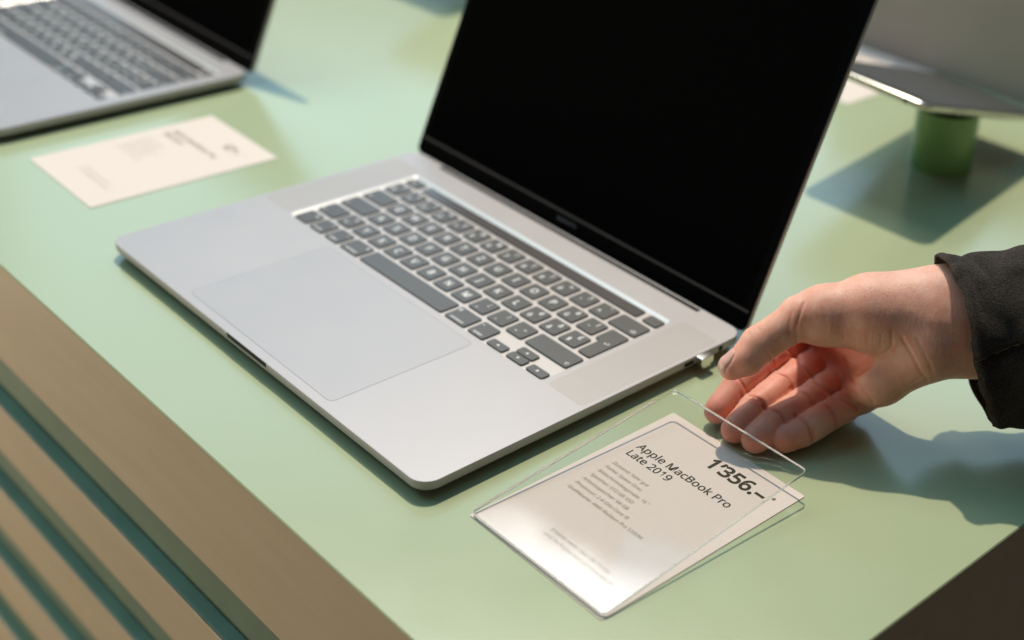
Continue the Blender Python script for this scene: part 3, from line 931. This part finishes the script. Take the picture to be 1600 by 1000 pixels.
# joint creases on the palmar side of the fingers
allJ = dict(FINGERS)
for f, J in FINGERS.items():
    nrm = np.array(PALMN[f])
    for k, (j0, j1, j2) in enumerate(((J[0], J[1], J[2]), (J[1], J[2], J[3]))):
        c = np.array(j1[:3]); t = np.array(j2[:3]) - np.array(j0[:3]); t /= np.linalg.norm(t)
        rel = Pv - c
        al = rel @ t
        rad = np.linalg.norm(rel - al[:, None] * t, axis=1)
        near = (rad < j1[3] + 3.5) & (np.abs(al) < 8)
        side = np.clip((Nv @ nrm) * 1.3 + .05, 0, 1)
        wob = 0.5 * np.sin(rel @ np.cross(t, nrm) * .5)
        for off, amp, wd in ((0.0, 1.05, .8), (2.4, .40, .6)):
            if k == 1 and off: continue
            disp -= np.where(near, amp * side * np.exp(-((al - off + wob) / wd) ** 2), 0)
        blush = np.maximum(blush, np.where(near, .62 * side * np.exp(-(al / 1.8) ** 2), 0))
    tip = np.array(J[3][:3])
    dtip = np.linalg.norm(Pv - tip, axis=1)
    blush = np.maximum(blush, .50 * np.clip(1.6 - dtip / 12.0, 0, 1))

# pinker palm skin, plus painted red glow deepening into the hollow
inner = np.clip((Nv[:, 2] + .1) * 1.5, 0, 1) * np.clip((-2.0 - Pv[:, 2]) / 42.0, 0, 1)
blush = np.maximum(blush, .70 * inner)
# palm, wrist and thumb-base creases: polylines seen from the palm side
def poly_crease(pts, amp, wd, zmin=-30, nzmin=.15):
    pts = np.array(pts, float)
    best = np.full(len(Pv), 1e9)
    for i in range(len(pts) - 1):
        a = pts[i]; b = pts[i + 1]; d = b - a
        t = np.clip(((Pv[:, :2] - a) @ d) / (d @ d), 0, 1)
        best = np.minimum(best, np.linalg.norm(Pv[:, :2] - a - t[:, None] * d, axis=1))
    m = (Nv[:, 2] > nzmin) & (Pv[:, 2] > zmin)
    return np.where(m, -amp * np.exp(-(best / wd) ** 2), 0)
def px(u, v): return ((u - 1455) / 2.763, (512 - v) / 2.763)
def pl(*q): return [px(*a) for a in q]
for pts, amp, wd in ((pl((1254, 474), (1247, 494), (1242, 514), (1245, 534)), .55, .8), (pl((1236, 488), (1232, 506), (1233, 522)), .25, .7),
                     (pl((1388, 520), (1389, 540), (1380, 553), (1362, 558)), .45, .7), (pl((1404, 528), (1418, 552), (1432, 578), (1446, 594)), .45, .9),
                     (pl((1372, 522), (1374, 545), (1360, 556)), .2, .6), (pl((1352, 520), (1354, 545)), .12, .6), (pl((1334, 512), (1336, 540)), .1, .6),
                     (pl((1426, 528), (1444, 566), (1456, 590)), .25, .9), (pl((1440, 585), (1415, 604), (1392, 614)), .3, .7),
                     (pl((1395, 612), (1420, 606), (1445, 596)), .25, .6), (pl((1318, 505), (1316, 535)), .08, .6), (pl((1300, 500), (1297, 530)), .08, .6)):
    disp += poly_crease(pts, amp, wd)
# creases where the fingers leave the palm, and at the edge of the hollow
disp += poly_crease(pl((1240, 548), (1268, 582), (1298, 614), (1345, 640)), 1.6, 1.3, zmin=-95, nzmin=0)
disp += poly_crease(pl((1326, 560), (1338, 598), (1366, 630)), .8, 1.0, zmin=-95, nzmin=0)
# tendons and a vein running into the wrist
for pts, amp, wd in ((pl((1400, 480), (1440, 500), (1560, 520), (1700, 525)), .20, 3.2), (pl((1418, 508), (1450, 540), (1560, 560), (1700, 562)), .26, 3.0)):
    disp -= poly_crease(pts, amp, wd, zmin=-14)
# thumb joint wrinkles on the back of the thumb
tI = np.array(THUMB[2][:3]); tT = np.array(THUMB[3][:3]) - np.array(THUMB[1][:3]); tT /= np.linalg.norm(tT)
rel = Pv - tI; al = rel @ tT; rad = np.linalg.norm(rel - al[:, None] * tT, axis=1)
up = np.array([-.62, .74, .1]); up -= tT * (up @ tT); up /= np.linalg.norm(up)
mk = (rad < 15) & (np.abs(al) < 14)
sd = np.clip((Nv @ up) * 1.4 - .1, 0, 1)
for off in (-3.6, -1.4, 1.0, 3.2):
    disp -= np.where(mk, .30 * sd * np.exp(-((al - off + .5 * np.sin(rel[:, 2] * .6 + off)) / .55) ** 2), 0)
pal = np.clip((Nv @ (-up)) * 1.4, 0, 1)
disp -= np.where(mk, .55 * pal * np.exp(-((al + 1.0) / .8) ** 2), 0)
dtip = np.linalg.norm(Pv - np.array(THUMB[3][:3]), axis=1)
blush = np.maximum(blush, .32 * np.clip(1.5 - dtip / 12.0, 0, 1))
# thumb nail: on the outer (upper left) side of the tip
nn = up * .86 + np.array([0, 0, .30]); nn -= tT * (nn @ tT); nn /= np.linalg.norm(nn)
bx_ = np.cross(tT, nn)
c0 = np.array(THUMB[3][:3]) + tT * 0.6
rl = Pv - c0
e = np.sqrt(((rl @ tT) / 7.6) ** 4 + ((rl @ bx_) / 6.0) ** 4)
on = (rl @ nn > 1.0)
nail = np.where(on, np.clip((1.0 - e) * 6, 0, 1), 0)
disp -= np.where(on, .55 * np.exp(-((e - 1.0) / .16) ** 2), 0)
disp += np.where(on, .12 * nail, 0)
blush *= (1 - nail)
Pv = Pv + Nv * disp[:, None]

me = bpy.data.meshes.new("arm")
me.from_pydata((Pv / 1000.0).tolist(), [], Qf.tolist())
me.update()
me.shade_smooth()
for nm_, arr in (("blush", blush), ("nail", nail)):
    a_ = me.attributes.new(nm_, 'FLOAT', 'POINT'); a_.data.foreach_set("value", arr.astype(np.float32))
link("hand", me, M_skin, person)

# sleeve: a loose cuff with a slit; one sheet that overlaps itself at the slit
NPH, NS = 150, 90
def x0(ph):
    tb = [(-40, 6), (0, 3.5), (35, 8.5), (65, 14.5), (90, 17.5), (104, 19.0), (118, 22), (140, 28), (165, 34), (180, 37), (205, 36), (240, 28), (280, 16), (320, 6), (360, 3.5), (400, 9), (425, 14.5), (450, 17.5), (470, 19.3)]
    for (a, va), (b, vb) in zip(tb, tb[1:]):
        if a <= ph <= b:
            t = (ph - a) / (b - a); t = t * t * (3 - 2 * t); return va + (vb - va) * t
    return tb[-1][1]
V = []; Fc = []
PH0, PH1 = 92.0, 104.0 + 360.0
for i in range(NPH + 1):
    ph = PH0 + (PH1 - PH0) * i / NPH
    xs = x0(ph)
    for j in range(NS + 1):
        s = j / NS
        x = xs + (300 - xs) * (s ** 1.7)
        dx = x - xs
        # the slit climbs a little along the sleeve
        slit = -min(dx, 60) * .42
        q = R(ph + slit * (1 if True else 0))
        cy = -6.0 + .03 * dx; ry = 46.0 + 3.0 * min(dx / 50, 1.6); rz = 33.0 + 4.0 * min(dx / 50, 1.5)
        lay = 0.0
        if ph > 420: lay = 3.0 * min((ph - 420) / 25, 1)
        if ph < 104: lay = -1.0
        w = noise.noise(Vector((math.cos(q) * 1.6, math.sin(q) * 1.6, x * .035))) * 4.2 * min(1, .35 + dx / 40)
        w += noise.noise(Vector((math.cos(q) * 4 + 7, math.sin(q) * 4, x * .09))) * 1.5
        # fold behind the turned cuff
        fold = 1.9 * math.exp(-((dx - 3.0) / 3.0) ** 2) - 2.4 * math.exp(-((dx - 13.5 - 3 * math.sin(q * 2)) / 2.6) ** 2) * max(0, math.cos(q - R(20)))
        # cloth hanging below the arm is pulled into a blunt corner
        hang = 1.0 + .06 * max(0, -math.cos(q)) ** 3
        rdl = lay + w + fold
        y = cy + (ry * hang + rdl) * math.cos(q)
        z_ = -4.0 + (rz + rdl) * math.sin(q)
        V.append((x / 1000, y / 1000, z_ / 1000))
for i in range(NPH):
    for j in range(NS):
        a = i * (NS + 1) + j; b = (i + 1) * (NS + 1) + j
        Fc.append((a, a + 1, b + 1, b))
sm = bpy.data.meshes.new("sleeve"); sm.from_pydata(V, [], Fc); sm.update(); sm.shade_smooth()
sl = link("jacket_sleeve", sm, M_cloth, person)
md = sl.modifiers.new("thick", 'SOLIDIFY'); md.thickness = .0016; md.offset = -1
# stitched seam along the edge of the slit
i = NPH
cv = [Vector(V[i * (NS + 1) + j]) for j in range(0, NS - 10)]
ctr = Vector((0, -.006, -.004))
SV = []; SF = []
k = 0
L_acc = 0.0
pts = []
for a, b in zip(cv, cv[1:]):
    n_ = max(1, int((b - a).length / .0007))
    for q in range(n_): pts.append(a.lerp(b, q / n_))
for k, pnt in enumerate(pts[:160]):
    out = Vector((0, pnt.y - ctr.y, pnt.z - ctr.z)).normalized()
    tg = (pts[min(k + 1, len(pts) - 1)] - pts[max(k - 1, 0)]).normalized()
    sd_ = tg.cross(out)
    rad = .00075 * (1 + .45 * math.sin(k * .9))
    c_ = pnt + out * .0003 + sd_ * .0003 * math.sin(k * .45)
    for g in range(6):
        an = 2 * math.pi * g / 6
        SV.append(tuple(c_ + out * rad * math.cos(an) + sd_ * rad * math.sin(an)))
    if k:
        for g in range(6):
            h_ = (g + 1) % 6
            SF.append(((k - 1) * 6 + g, (k - 1) * 6 + h_, k * 6 + h_, k * 6 + g))
stm = bpy.data.meshes.new("stitching"); stm.from_pydata(SV, [], SF); stm.update(); stm.shade_smooth()
link("seam_stitching", stm, M_thread, sl)
